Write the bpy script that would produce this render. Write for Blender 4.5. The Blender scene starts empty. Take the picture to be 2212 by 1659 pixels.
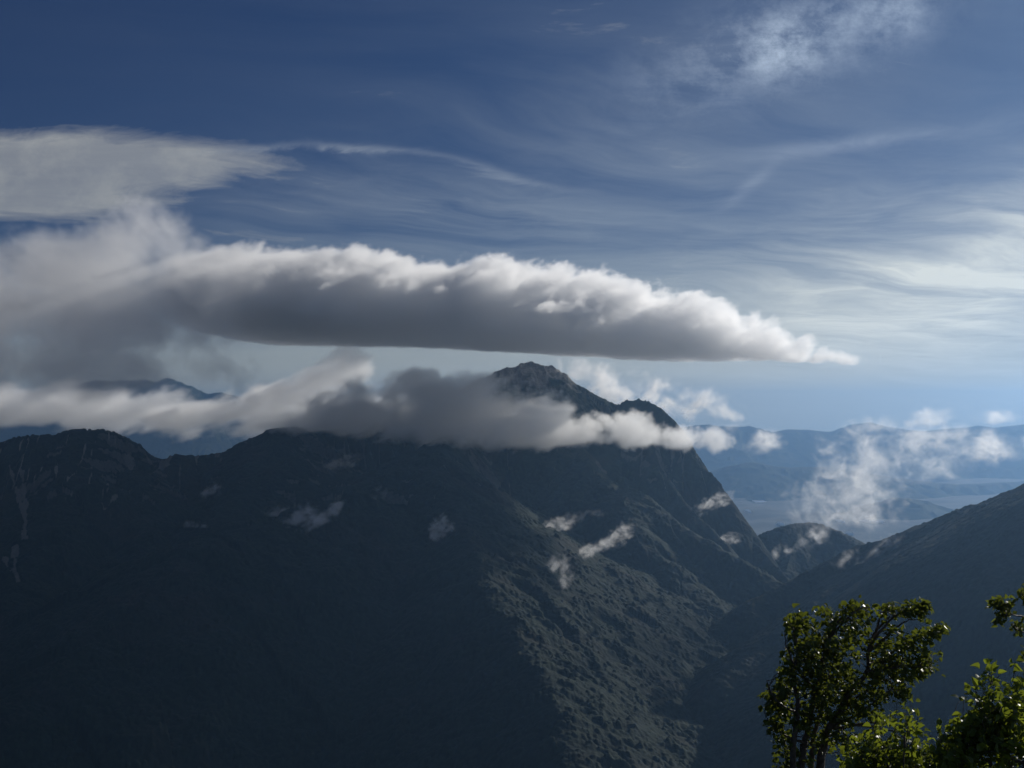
import bpy, math, random
import numpy as np
from mathutils import Vector

sc = bpy.context.scene
COL = sc.collection
R = math.radians

# ------------------------------------------------------------------ camera
FD, CX, HY = 3039.0, 1106.0, 900.0        # focal length, centre column and horizon row of a 2212 x 1659 view


def at(x, y, Y):
    """a viewing direction and a distance north -> a point in metres, camera at the origin"""
    return ((x - CX) / FD * Y, Y, (HY - y) / FD * Y)


cd = bpy.data.cameras.new('camera')
cam = bpy.data.objects.new('camera', cd)
COL.objects.link(cam)
cam.rotation_euler = (R(90), 0, 0)
cd.sensor_width = 36.0
cd.lens = 36.0 * FD / 2212.0
cd.shift_y = (HY - 829.5) / 2212.0
cd.clip_start = 0.1
cd.clip_end = 200000.0
sc.camera = cam

# ------------------------------------------------------------------ light, sky, exposure
SUN_AZ, SUN_EL = R(40), R(21)
sc.view_settings.view_transform = 'Standard'
sc.view_settings.look = 'None'
sc.view_settings.exposure = -0.4
sc.view_settings.gamma = 1.0

sl = bpy.data.lights.new('sun', 'SUN')
sl.energy = 5.0
sl.angle = R(0.53)
sl.color = (1.0, 0.95, 0.87)
so = bpy.data.objects.new('sun', sl)
COL.objects.link(so)
sdir = Vector((math.sin(SUN_AZ) * math.cos(SUN_EL), math.cos(SUN_AZ) * math.cos(SUN_EL), math.sin(SUN_EL)))
so.rotation_euler = sdir.to_track_quat('Z', 'Y').to_euler()
so.location = (300, 0, 400)

cy = sc.cycles
cy.use_denoising = True
cy.volume_bounces = 10
cy.max_bounces = 14
cy.diffuse_bounces = 3
cy.glossy_bounces = 2
cy.transmission_bounces = 4
cy.transparent_max_bounces = 8
cy.volume_step_rate = 2.0
cy.volume_max_steps = 256
cy.sample_clamp_indirect = 4.0


# ------------------------------------------------------------------ small node-expression helper
class E:
    """a value in a node tree; arithmetic on it adds Math nodes"""
    def __init__(s, t, v):
        s.t, s.v = t, v

    def _m(s, op, *o, clamp=False):
        n = s.t.nodes.new('ShaderNodeMath')
        n.operation = op
        n.use_clamp = clamp
        for i, a in enumerate((s,) + o):
            if isinstance(a, E):
                s.t.links.new(a.v, n.inputs[i])
            else:
                n.inputs[i].default_value = float(a)
        return E(s.t, n.outputs[0])

    def __add__(s, o): return s._m('ADD', o)
    __radd__ = __add__
    def __sub__(s, o): return s._m('SUBTRACT', o)
    def __rsub__(s, o): return (s * -1.0) + o
    def __mul__(s, o): return s._m('MULTIPLY', o)
    __rmul__ = __mul__
    def __truediv__(s, o): return s._m('DIVIDE', o)
    def max(s, o): return s._m('MAXIMUM', o)
    def min(s, o): return s._m('MINIMUM', o)
    def pow(s, o): return s._m('POWER', o)
    def exp(s): return E(s.t, s.v)._m('EXPONENT')
    def abs(s): return s._m('ABSOLUTE')
    def clamp(s): return s._m('ADD', 0.0, clamp=True)


def sepxyz(t, vec):
    n = t.nodes.new('ShaderNodeSeparateXYZ')
    t.links.new(vec, n.inputs[0])
    return [E(t, n.outputs[i]) for i in range(3)]


def combine(t, x, y, z):
    n = t.nodes.new('ShaderNodeCombineXYZ')
    for i, a in enumerate((x, y, z)):
        if isinstance(a, E):
            t.links.new(a.v, n.inputs[i])
        else:
            n.inputs[i].default_value = a
    return n.outputs[0]


def noise(t, vec, scale=1.0, detail=5.0, rough=0.55, dist=0.0, w=None, color=False):
    n = t.nodes.new('ShaderNodeTexNoise')
    if w is not None:
        n.noise_dimensions = '4D'
        n.inputs['W'].default_value = w
    n.inputs['Scale'].default_value = scale
    n.inputs['Detail'].default_value = detail
    n.inputs['Roughness'].default_value = rough
    n.inputs['Distortion'].default_value = dist
    t.links.new(vec, n.inputs['Vector'])
    return n.outputs['Color'] if color else E(t, n.outputs[0])


# ------------------------------------------------------------------ world: daylight sky with high cirrus, by direction
wd = bpy.data.worlds.new('World')
sc.world = wd
wd.use_nodes = True
wt = wd.node_tree
sky = wt.nodes.new('ShaderNodeTexSky')
sky.sky_type = 'NISHITA'
sky.sun_disc = False
sky.sun_elevation = SUN_EL
sky.sun_rotation = SUN_AZ
sky.altitude = 2600
sky.air_density = 1.0
sky.dust_density = 0.0
sky.ozone_density = 2.0
bg = wt.nodes['Background']
bg.inputs[1].default_value = 0.05
tc = wt.nodes.new('ShaderNodeTexCoord')
dx, dy, dz = sepxyz(wt, tc.outputs['Generated'])
fy = dy.max(0.03)
U = dx / fy                      # tangent of the bearing
V = dz / fy                      # tangent of the height
lay = (dz + 0.13).max(0.02)      # the cirrus lies in a level sheet: far off it closes up toward the horizon
P = combine(wt, dx / lay, dy / lay, 0.0)


def blob(x, y, rx, ry, soft=1.0, rot=0.0):
    """soft patch of sky round a bearing"""
    a = (U - (x - CX) / FD) * FD
    b = (V - (HY - y) / FD) * FD
    c, s = math.cos(R(rot)), math.sin(R(rot))
    p = (a * c + b * s) * (1.0 / rx)
    q = (b * c - a * s) * (1.0 / ry)
    return ((p * p + q * q) * -1.0).exp()


# streaks: stretched along the bearing, bent by a slow noise
warp = noise(wt, P, 1.1, 3, 0.5, color=True)
wx, wy, wz = sepxyz(wt, warp)
px, py, pz = sepxyz(wt, P)
along = px * 0.96 - py * 0.20 + wx * 0.7
across = py * 1.0 - px * 0.30 + wy * 0.8
S1 = noise(wt, combine(wt, along * 0.6, across * 1.45, 0.0), 1.9, 9, 0.60, 0.25)
FIB = noise(wt, combine(wt, along * 0.6 + wz * 0.5, across * 6.0, 7.0), 2.0, 7, 0.66, 0.2)
S2 = noise(wt, combine(wt, px * 1.1 + wx * 1.2, py * 1.6 + wy * 1.2, 3.7), 3.4, 9, 0.64, 0.3)
S1 = S1 * 0.86 + FIB * 0.14
S1 = (S1 - 0.5) * 2.0 + 0.5
S2 = (S2 - 0.5) * 2.0 + 0.5
stk = ((S1 - 0.22) * 1.7).clamp()
lac = ((S2 - 0.28) * 1.9).clamp()
# shallow bright feathers drawn out along one long curve
arc = (U - (640 - CX) / FD) * (FD / 480.0)
av = ((V - (HY - 318) / FD) * FD + arc * arc * 62.0 + (S2 - 0.5) * 34.0) * (1.0 / 9.0)
feather = ((av * av) * -1.0).exp() * blob(840, 330, 300, 120) * (lac * 0.8 + 0.25)
left_sheet = (blob(60, 352, 470, 66) + blob(60, 440, 260, 45) * 0.9 + blob(330, 360, 330, 46) * 0.7)
left_sheet = ((left_sheet * 1.15 + (S1 - 0.5) * 1.2 + (S2 - 0.5) * 0.9 - 0.42) * 1.5).clamp()
thin = (blob(1040, 470, 380, 70) * 0.5 + blob(700, 400, 420, 80) * 0.25 + blob(1500, 330, 520, 190) * 0.35
        + blob(1050, 40, 1200, 260) * 0.05) * (stk * 0.8 + lac * 0.2)
bright = (blob(2280, 560, 680, 170, rot=12) * 1.35 + blob(2050, 700, 800, 120) * 0.8) * (stk * 0.7 + 0.3)
cot = noise(wt, combine(wt, U + wx * 0.03, V * 1.2 + wy * 0.03, 1.3), 24.0, 10, 0.66)
cot = ((cot - 0.44) * 4.2).clamp()
tuft = (blob(1690, 105, 80, 60) * 0.75 + blob(1800, 60, 220, 90, rot=20) * 0.55 + blob(1560, 130, 220, 90, rot=25) * 0.35
        + blob(1940, 30, 60, 50) * 0.5) * (cot * 0.75 + lac * 0.25)
sheet = (blob(1620, 400, 70, 14, rot=40) * 0.35 + blob(1850, 310, 260, 18, rot=7) * 0.3) * (lac * 0.7 + 0.3)
low = blob(1500, 700, 1500, 150) * (stk * 0.35 + 0.35) + blob(2100, 780, 900, 70) * 0.2 + blob(1700, 880, 2600, 110) * 0.8
veil = ((U + 0.05) * 0.9).clamp() * (S1 * 0.3 + 0.5) * 0.7


def mixcol(base, fac, col):
    n = wt.nodes.new('ShaderNodeMix')
    n.data_type = 'RGBA'
    n.clamp_factor = True
    wt.links.new(fac.v, n.inputs[0])
    wt.links.new(base, n.inputs[6])
    n.inputs[7].default_value = (*col, 1)
    return n.outputs[2]


hsv = wt.nodes.new('ShaderNodeHueSaturation')
hsv.inputs['Saturation'].default_value = 1.15
wt.links.new(sky.outputs[0], hsv.inputs['Color'])
gm = wt.nodes.new('ShaderNodeMix')
gm.data_type = 'RGBA'
gm.blend_type = 'MULTIPLY'
gm.inputs[0].default_value = 1.0
gm.inputs[7].default_value = (0.39, 0.43, 0.62, 1)
wt.links.new(hsv.outputs[0], gm.inputs[6])
c = gm.outputs[2]
c = mixcol(c, veil, (6.4, 8.0, 11.0))
c = mixcol(c, low, (9.0, 10.6, 11.2))
c = mixcol(c, blob(1900, 850, 2400, 125) * 0.85, (14.5, 14.8, 12.8))
c = mixcol(c, thin * 0.8, (11.0, 12.5, 13.5))
left_sheet = left_sheet * (S1 * 0.30 + cot * 0.22 + 0.42)
c = mixcol(c, left_sheet, (9.6, 9.9, 9.9))
c = mixcol(c, feather * 0.55, (12.0, 13.5, 15.0))
c = mixcol(c, sheet, (11.0, 12.5, 15.0))
c = mixcol(c, tuft * 0.8, (14.0, 16.5, 20.0))
bright = bright * (lac * 0.35 + 0.72)
c = mixcol(c, bright * 0.85, (20.0, 20.5, 19.0))
wt.links.new(c, bg.inputs[0])


# ------------------------------------------------------------------ tagging and mesh helpers
def tag(o, label=None, cat=None, group=None, kind=None):
    if label: o['label'] = label
    if cat: o['category'] = cat
    if group: o['group'] = group
    if kind: o['kind'] = kind
    return o


def link(name, data, parent=None):
    o = bpy.data.objects.new(name, data)
    COL.objects.link(o)
    if parent: o.parent = parent
    return o


def mesh_np(name, co, faces, mat, smooth=True, attrs=None, parent=None):
    """faces: (n, k) int array"""
    me = bpy.data.meshes.new(name)
    n, k = faces.shape
    me.vertices.add(len(co))
    me.vertices.foreach_set('co', np.asarray(co, np.float32).ravel())
    me.loops.add(n * k)
    me.loops.foreach_set('vertex_index', faces.astype(np.int32).ravel())
    me.polygons.add(n)
    me.polygons.foreach_set('loop_start', np.arange(0, n * k, k, dtype=np.int32))
    me.polygons.foreach_set('use_smooth', np.full(n, smooth))
    me.update(calc_edges=True)
    for an, av_ in (attrs or {}).items():
        a = me.attributes.new(an, 'FLOAT', 'POINT')
        a.data.foreach_set('value', av_.astype(np.float32).ravel())
    me.materials.append(mat)
    return link(name, me, parent)


def grid_mesh(name, X, Y, Z, mat, attrs=None):
    r, c_ = X.shape
    i = np.arange(r * c_).reshape(r, c_)
    f = np.stack([i[:-1, :-1], i[:-1, 1:], i[1:, 1:], i[1:, :-1]], -1).reshape(-1, 4)
    return mesh_np(name, np.stack([X, Y, Z], -1).reshape(-1, 3), f, mat, True, attrs)


# ------------------------------------------------------------------ numpy noise
def _h(ix, iy, seed):
    v = (ix.astype(np.int64) * 374761393 + iy.astype(np.int64) * 668265263 + seed * 974711) & 0xffffffff
    v = ((v ^ (v >> 13)) * 1274126177) & 0xffffffff
    return (v ^ (v >> 16)) & 0xffffffff


def perlin(x, y, seed=0):
    ix, iy = np.floor(x), np.floor(y)
    fx, fy_ = x - ix, y - iy
    ix, iy = ix.astype(np.int64), iy.astype(np.int64)
    u, v = fx * fx * fx * (fx * (fx * 6 - 15) + 10), fy_ * fy_ * fy_ * (fy_ * (fy_ * 6 - 15) + 10)

    def g(a, b):
        t = _h(ix + a, iy + b, seed) * (2 * math.pi / 4294967296.0)
        return np.cos(t) * (fx - a) + np.sin(t) * (fy_ - b)
    n0 = g(0, 0) * (1 - u) + g(1, 0) * u
    n1 = g(0, 1) * (1 - u) + g(1, 1) * u
    return (n0 * (1 - v) + n1 * v) * 1.5


def fbm(x, y, o=4, seed=0, gain=0.5, ridged=False):
    a, s, f = 1.0, 0.0, 1.0
    for k in range(o):
        n = perlin(x * f, y * f, seed + k * 17)
        s = s + a * ((1 - 2 * np.abs(n)) if ridged else n)
        a *= gain
        f *= 2.03
    return s


def crowns(x, y, cell, seed=0):
    """rounded tree-crown bumps: 0 between crowns, 1 on their tops; and a value per crown"""
    gx, gy = np.floor(x / cell), np.floor(y / cell)
    best = np.full(x.shape, 9.0)
    idv = np.zeros(x.shape)
    for a in (-1, 0, 1):
        for b in (-1, 0, 1):
            ix, iy = (gx + a).astype(np.int64), (gy + b).astype(np.int64)
            h1 = _h(ix, iy, seed) / 4294967296.0
            h2 = _h(ix, iy, seed + 5) / 4294967296.0
            h3 = _h(ix, iy, seed + 9) / 4294967296.0
            rr = 0.55 + 0.4 * h3
            d = np.hypot(x / cell - (ix + 0.15 + 0.7 * h1), y / cell - (iy + 0.15 + 0.7 * h2)) / rr
            idv = np.where(d < best, h3, idv)
            best = np.minimum(best, d)
    return np.sqrt(np.clip(1 - best * best, 0, 1)), idv


# ------------------------------------------------------------------ mountains as crest lines with flanks
def crest(pts):
    out, Y = [], None
    for p in pts:
        if len(p) > 2: Y = p[2]
        out.append([p[0], p[1], p[2] if len(p) > 2 else None])
    # distances not given are interpolated
    k = [i for i, p in enumerate(out) if p[2] is not None]
    for i, p in enumerate(out):
        if p[2] is None:
            a = max(j for j in k if j < i)
            b_ = [j for j in k if j > i]
            p[2] = out[a][2] if not b_ else out[a][2] + (out[b_[0]][2] - out[a][2]) * (i - a) / (b_[0] - a)
    return np.array([at(*p) for p in out])


def flank(X, Y, pts, sl, sr, gully=(150.0, 30.0), curve=0.0, seed=0, warp=25.0, onset=90.0, rnd_=0.0, bend=0.0, end=0.0):
    """height of the land that falls away from one crest line; sl, sr: slopes left and right of its direction"""
    if bend:
        X, Y = X + bend * fbm(X / 260.0, Y / 260.0, 3, seed + 21), Y + bend * fbm(X / 260.0, Y / 260.0, 3, seed + 22)
    best = np.full(X.shape, -1e9)
    bs = np.zeros(X.shape)
    bd = np.zeros(X.shape)
    s0 = 0.0
    for a, b in zip(pts[:-1], pts[1:]):
        ex, ey = b[0] - a[0], b[1] - a[1]
        L = math.hypot(ex, ey) + 1e-6
        t = np.clip(((X - a[0]) * ex + (Y - a[1]) * ey) / (L * L), 0, 1)
        qx, qy = X - (a[0] + t * ex), Y - (a[1] + t * ey)
        d = np.hypot(qx, qy)
        side = (ex * qy - ey * qx) > 0
        h = a[2] + (b[2] - a[2]) * t - np.where(side, sl, sr) * (np.sqrt(d * d + rnd_ * rnd_) - rnd_) * (1 - curve * np.minimum(d, 900) / 900.0)
        if end:
            h = h - end * np.maximum(X - pts[-1][0], 0)
        m = h > best
        best = np.where(m, h, best)
        bs = np.where(m, s0 + t * L, bs)
        bd = np.where(m, np.where(side, d, -d), bd)
        s0 += L
    ad = np.abs(bd)
    g, A = gully
    if A > 0:
        ws = bs + warp * perlin(X / 160.0, Y / 160.0, seed + 3) + np.where(bd > 0, 0, 531.0)
        n = fbm(ws / g, ad / (g * 7.5), 4, seed, 0.55, True)
        best = best + A * (n - 0.7) * np.clip((ad - 12) / onset, 0, 1) ** 0.8
    return best


def massif(X, Y, defs):
    h = None
    for k, d in enumerate(defs):
        f = flank(X, Y, *d[:3], **d[3])
        h = f if h is None else np.maximum(h, f)
    return h


# ---- materials of the land
def land_mat(name, dark, light, autumn, rock, bump=0.0, scale=0.02):
    m = bpy.data.materials.new(name)
    m.use_nodes = True
    t = m.node_tree
    bs = t.nodes['Principled BSDF']
    bs.inputs['Roughness'].default_value = 0.95
    bs.inputs['Specular IOR Level'].default_value = 0.08
    geo = t.nodes.new('ShaderNodeNewGeometry')
    n1 = noise(t, geo.outputs['Position'], scale * 0.25, 5, 0.6)
    n2 = noise(t, geo.outputs['Position'], scale * 6, 3, 0.7)
    at_c = t.nodes.new('ShaderNodeAttribute'); at_c.attribute_name = 'crown'
    at_r = t.nodes.new('ShaderNodeAttribute'); at_r.attribute_name = 'rock'

    def mx(a, b, f):
        n = t.nodes.new('ShaderNodeMix'); n.data_type = 'RGBA'; n.clamp_factor = True
        t.links.new(f.v, n.inputs[0])
        for i, q in ((6, a), (7, b)):
            if isinstance(q, tuple): n.inputs[i].default_value = (*q, 1)
            else: t.links.new(q, n.inputs[i])
        return n.outputs[2]
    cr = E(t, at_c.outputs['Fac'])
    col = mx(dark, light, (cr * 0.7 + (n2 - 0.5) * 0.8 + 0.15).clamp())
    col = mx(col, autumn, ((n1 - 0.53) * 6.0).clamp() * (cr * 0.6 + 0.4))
    rk = (E(t, at_r.outputs['Fac']) + (n2 - 0.5) * 0.35)
    rc = mx(rock, tuple(v * 0.45 for v in rock), ((n2 - 0.4) * 3).clamp())
    col = mx(col, rc, ((rk - 0.4) * 4.0).clamp())
    t.links.new(col, bs.inputs['Base Color'])
    if bump:
        bp = t.nodes.new('ShaderNodeBump')
        bp.inputs['Strength'].default_value = 0.8
        bp.inputs['Distance'].default_value = bump
        t.links.new((n2 * 1.0).v, bp.inputs['Height'])
        t.links.new(bp.outputs[0], bs.inputs['Normal'])
    return m


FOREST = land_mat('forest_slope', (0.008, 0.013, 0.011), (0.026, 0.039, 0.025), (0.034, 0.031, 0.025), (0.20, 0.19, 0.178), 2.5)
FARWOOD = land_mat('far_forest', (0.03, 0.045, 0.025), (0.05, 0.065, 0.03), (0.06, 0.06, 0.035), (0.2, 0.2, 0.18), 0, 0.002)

main_crest = crest([(-420, 1010, 4300), (-250, 985), (-100, 978, 4150), (0, 957, 4100), (30, 950), (50, 945), (85, 941), (105, 937),
                    (114, 941), (130, 936), (150, 933), (170, 936), (186, 931), (200, 941), (212, 957), (226, 969), (243, 972),
                    (262, 969), (276, 978), (290, 985), (325, 986), (355, 993, 4200), (372, 987), (395, 984), (420, 987),
                    (470, 983), (500, 972), (540, 955, 4280), (570, 940), (596, 929), (640, 930), (720, 918), (820, 905),
                    (930, 872), (1010, 838, 4700), (1050, 818), (1070, 806), (1085, 801), (1098, 795), (1108, 797), (1120, 792),
                    (1130, 786), (1147, 783, 4800), (1162, 787), (1172, 793), (1190, 793), (1204, 803), (1222, 818), (1246, 832),
                    (1270, 846), (1288, 855), (1312, 868), (1322, 874), (1332, 882, 4760), (1340, 876), (1352, 868), (1380, 864, 4660), (1400, 869),
                    (1425, 881), (1448, 901), (1462, 922), (1470, 945), (1478, 962), (1490, 974), (1510, 1000), (1533, 1022),
                    (1552, 1048), (1566, 1078), (1582, 1100), (1600, 1136), (1622, 1163, 4350), (1660, 1205), (1700, 1250, 4150)])
to_shoulder = crest([(1147, 786, 4800), (1080, 856), (1000, 935, 4420), (940, 970), (895, 986, 3760)])
rib_a = crest([(895, 984, 3760), (960, 1050, 3550), (1000, 1130, 3330), (1040, 1240, 3020), (1100, 1330, 2820), (1160, 1440, 2600),
               (1212, 1540, 2430), (1270, 1659, 2250), (1300, 1760, 2080)])
rib_b = crest([(985, 1100, 3400), (1090, 1185, 3260), (1200, 1310, 3000), (1290, 1440, 2750), (1400, 1585, 2500), (1480, 1695, 2330)])
rib_c = crest([(950, 1040, 3570), (1080, 1135, 3500), (1200, 1230, 3400), (1300, 1308, 3280), (1400, 1378, 3150), (1495, 1452, 3040)])
rib_e = crest([(1120, 1365, 2760), (1220, 1480, 2560), (1330, 1600, 2400), (1420, 1720, 2250)])
spur_d = crest([(1120, 950, 4520), (1210, 972, 4420), (1275, 1003, 4300), (1335, 1062, 4150), (1430, 1110, 4050), (1560, 1190, 3900), (1690, 1265, 3800)])
spur_d2 = crest([(1330, 1058, 4160), (1360, 1130, 3950), (1440, 1215, 3780), (1560, 1330, 3560)])
spur_l = crest([(895, 984, 3760), (785, 1055, 3560), (700, 1093, 3450), (620, 1122), (575, 1128, 3300), (500, 1153), (435, 1172, 3150), (395, 1203),
                (350, 1258, 3000), (200, 1400, 2750), (40, 1520, 2560)])
spur_m = crest([(596, 930, 4310), (575, 1010, 4080), (520, 1090, 3800), (470, 1150, 3600)])
spur_n = crest([(186, 932, 4120), (160, 1030, 3880), (110, 1140, 3600), (60, 1260, 3330), (-40, 1420, 2950)])
spur_o = crest([(276, 978, 4160), (300, 1060, 3920), (330, 1150, 3680), (300, 1300, 3300), (200, 1430, 3000)])
spur_p = crest([(-100, 978, 4150), (-140, 1100, 3800), (-220, 1300, 3300)])
butt = crest([(1400, 869, 4640), (1392, 930, 4520), (1420, 1010, 4400), (1480, 1090, 4280), (1560, 1170, 4180)])
face = crest([(1200, 800, 4790), (1215, 880, 4620), (1240, 950, 4480), (1275, 1003, 4300)])

NOTCH = int(np.argmin(np.abs(main_crest[:, 0] / main_crest[:, 1] - (1332 - CX) / FD)))
u = np.linspace(-0.62, 0.34, 1620)
yy = np.linspace(1950, 5900, 1180)
UU, YY = np.meshgrid(u, yy)
XX = UU * YY
K = dict
SP = dict(rnd_=70.0, bend=38.0)
defs = [
    (main_crest[:NOTCH + 1], 1.0, 0.80, K(gully=(150, 34), seed=1, rnd_=8, end=0.8)),
    (main_crest[NOTCH:], 3.6, 1.30, K(gully=(80, 18), seed=21, rnd_=8)),
    (to_shoulder, 1.35, 0.72, K(gully=(120, 20), seed=2, rnd_=30, bend=20)),
    (rib_a, 0.52, 0.64, K(gully=(80, 18), seed=3, rnd_=18, bend=10)),
    (rib_b, 0.60, 0.66, K(gully=(45, 11), seed=4, rnd_=10, bend=9)),
    (rib_c, 0.60, 0.66, K(gully=(45, 11), seed=5, rnd_=10, bend=9)),
    (rib_e, 0.58, 0.62, K(gully=(45, 10), seed=15, rnd_=10, bend=9)),
    (spur_d, 0.95, 0.75, K(gully=(90, 18), seed=6, rnd_=20, bend=14)),
    (spur_d2, 0.7, 0.7, K(gully=(80, 16), seed=16, rnd_=40, bend=25)),
    (spur_l, 0.58, 0.52, K(gully=(110, 20), seed=7, **SP)),
    (spur_m, 0.68, 0.68, K(gully=(90, 20), seed=8, **SP)),
    (spur_n, 0.72, 0.68, K(gully=(90, 28), seed=9, rnd_=50, bend=38)),
    (spur_o, 0.72, 0.68, K(gully=(90, 26), seed=10, rnd_=50, bend=38)),
    (spur_p, 0.7, 0.7, K(gully=(110, 24), seed=11, **SP)),
    (butt, 1.9, 1.1, K(gully=(60, 18), seed=12, onset=40, rnd_=15)),
    (face, 1.2, 0.85, K(gully=(70, 18), seed=13, onset=50, rnd_=15, bend=15)),
]
H = massif(XX, YY, defs)
H = np.maximum(H, -650 + 14 * fbm(XX / 300, YY / 300, 3, 77))
gz = np.gradient(H, axis=0) / (yy[1] - yy[0])
gx = np.gradient(H, axis=1) / ((u[1] - u[0]) * YY)
steep = np.hypot(gz, gx)
big = fbm(XX / 60, YY / 60, 4, 31)
alpine = np.clip((H - 55 + 22 * big) / 80.0, 0, 1)           # bare granite above the tree line
gulch = fbm(XX / 45 + YY / 300, YY / 260, 3, 41, 0.5, True)
leftmt = np.clip((0.0 - (UU + 0.24)) / 0.03, 0, 1) * np.clip((H + 330) / 150, 0, 1)
rock = np.clip(alpine * (0.55 + 0.45 * np.clip((steep - 0.55) * 2, 0, 1)), 0, 1)
rock = np.maximum(rock, np.clip((steep - 1.15) * 1.2, 0, 0.5) * np.clip((H + 420) / 200, 0, 1))
rock = np.maximum(rock, 0.62 * leftmt * np.clip((gulch - 1.25) * 4, 0, 1))


def scree(x0, y0, x1, y1, w):
    """pale run of broken stone down a gully, given by two bearings"""
    global rock
    vy = HY - H / YY * FD
    vx = CX + UU * FD
    t = np.clip(((vx - x0) * (x1 - x0) + (vy - y0) * (y1 - y0)) / ((x1 - x0) ** 2 + (y1 - y0) ** 2), 0, 1)
    d = np.hypot(vx - x0 - t * (x1 - x0), vy - y0 - t * (y1 - y0))
    rock = np.maximum(rock, np.clip(1.1 - d / w + 0.9 * big, 0, 0.56) * (YY > 3300))


for s_ in ((368, 988, 345, 1018, 8), (424, 988, 425, 1006, 6), (470, 984, 466, 987, 6), (275, 990, 283, 1015, 9), (320, 992, 326, 1004, 6),
           (20, 1010, 55, 1120, 8), (48, 1020, 55, 1100, 7), (55, 1120, 52, 1160, 9), (10, 1210, 40, 1250, 10), (30, 1180, 32, 1240, 8),
           (215, 1075, 225, 1100, 6), (250, 1075, 225, 1102, 6), (150, 1060, 157, 1080, 5)):
    scree(*s_)
cr1, id1 = crowns(XX, YY, 7.6, 3)
patch = np.clip(0.5 + 1.4 * fbm(XX / 45, YY / 45, 3, 51), 0, 1)
cr2, id2 = crowns(XX + 7, YY - 5, 12.5, 43)
big_trees = np.clip(2.2 * fbm(XX / 90, YY / 90, 3, 53), 0, 1)
cr1 = np.maximum(cr1 * (0.55 + 0.45 * id1), cr2 * big_trees)
forest = 1 - np.clip(rock * 1.4, 0, 1)
H = H + forest * (cr1 * (3.0 + 5.5 * id1 * id1 + 3.0 * big_trees) * (0.3 + 0.7 * patch))
H = H + (1 - forest) * (4.0 * fbm(XX / 16, YY / 16, 4, 61, 0.6, True) + 8.0 * fbm(XX / 60, YY / 60, 4, 62, 0.55, True) - 10.0)
H = H + 2.2 * big
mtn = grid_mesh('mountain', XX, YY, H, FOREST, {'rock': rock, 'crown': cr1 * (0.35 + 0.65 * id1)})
tag(mtn, 'dark forested massif with bare rocky summit above its cap of cloud', 'mountain', kind='structure')
PROJ = H / YY


def hit(x, y):
    """distance at which a line of sight meets the massif"""
    j = int(np.clip(round(((x - CX) / FD - u[0]) / (u[1] - u[0])), 0, len(u) - 1))
    v = (HY - y) / FD
    k = np.argmax(PROJ[:, j] >= v)
    return float(yy[k])


# ---- the wooded slope on the right
right_crest = crest([(2900, 700, 2700), (2600, 840, 2850), (2400, 950, 3020), (2300, 1003, 3120), (2212, 1050, 3220), (2185, 1062), (2160, 1075), (2130, 1084, 3300),
                     (2100, 1092), (2070, 1104), (2040, 1113, 3390), (2010, 1130), (1980, 1145, 3450), (1966, 1150), (1955, 1149), (1940, 1156, 3490),
                     (1900, 1169), (1851, 1181, 3560), (1790, 1212), (1726, 1246, 3500), (1660, 1280), (1606, 1306, 3380), (1560, 1340), (1531, 1375, 3300), (1512, 1425, 3180)])
rs1 = crest([(2160, 1078, 3270), (2135, 1150, 3150), (2070, 1230, 3000), (1990, 1290, 2880), (1900, 1380, 2800), (1760, 1500, 2560), (1640, 1620, 2380)])
rs2 = crest([(1940, 1158, 3610), (1880, 1220, 3400), (1780, 1290, 3150), (1660, 1370, 2980), (1560, 1470, 2780)])
rs3 = crest([(2300, 1010, 3890), (2280, 1150, 3350), (2180, 1300, 2900), (2050, 1450, 2560), (1900, 1600, 2300)])
rs4 = crest([(1985, 1292, 2880), (2010, 1400, 2750), (2080, 1500, 2520), (2120, 1620, 2300)])
u2 = np.linspace(0.10, 0.60, 900)
y2 = np.linspace(1700, 4500, 900)
U2, Y2 = np.meshgrid(u2, y2)
X2 = U2 * Y2
H2 = massif(X2, Y2, [
    (right_crest, 0.62, 0.78, K(rnd_=8, gully=(90, 11), seed=101)),
    (rs1, 0.70, 0.74, K(rnd_=25, bend=20, gully=(80, 9), seed=102)),
    (rs2, 0.70, 0.74, K(rnd_=25, bend=20, gully=(80, 8), seed=103)),
    (rs4, 0.70, 0.74, K(rnd_=25, bend=20, gully=(80, 9), seed=105))])
H2 = np.maximum(H2, -760)
c2, i2 = crowns(X2, Y2, 8.5, 13)
p2 = np.clip(0.5 + 1.4 * fbm(X2 / 45, Y2 / 45, 3, 151), 0, 1)
H2 = H2 + c2 * (1.8 + 4.6 * i2 * i2) * (0.35 + 0.65 * p2) + 1.5 * fbm(X2 / 60, Y2 / 60, 4, 131)
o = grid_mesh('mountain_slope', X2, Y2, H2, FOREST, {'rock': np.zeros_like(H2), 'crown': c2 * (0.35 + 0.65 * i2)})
tag(o, 'wooded ridge slope dropping into the gorge behind the birch', 'mountain slope', kind='structure')
PROJ2 = H2 / Y2

# ---- the rounded hill in the saddle
hill_crest = crest([(1560, 1200, 4500), (1622, 1166, 4600), (1660, 1149), (1690, 1139), (1715, 1133), (1740, 1131, 4700), (1775, 1134), (1800, 1145),
                    (1815, 1150), (1840, 1170), (1862, 1188, 4600), (1900, 1230, 4500)])
hs1 = crest([(1740, 1131, 4700), (1715, 1180, 4540), (1700, 1230, 4400), (1650, 1290, 4200)])
hs2 = crest([(1815, 1152, 4660), (1800, 1210, 4480), (1770, 1270, 4300)])
u3 = np.linspace(0.10, 0.34, 520)
y3 = np.linspace(3900, 5700, 420)
U3, Y3 = np.meshgrid(u3, y3)
X3 = U3 * Y3
H3 = massif(X3, Y3, [(hill_crest, 0.6, 0.62, K(gully=(90, 16), seed=201)), (hs1, 0.6, 0.6, K(gully=(70, 10), seed=202)), (hs2, 0.6, 0.6, K(gully=(70, 10), seed=203))])
H3 = np.maximum(H3, -880)
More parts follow.
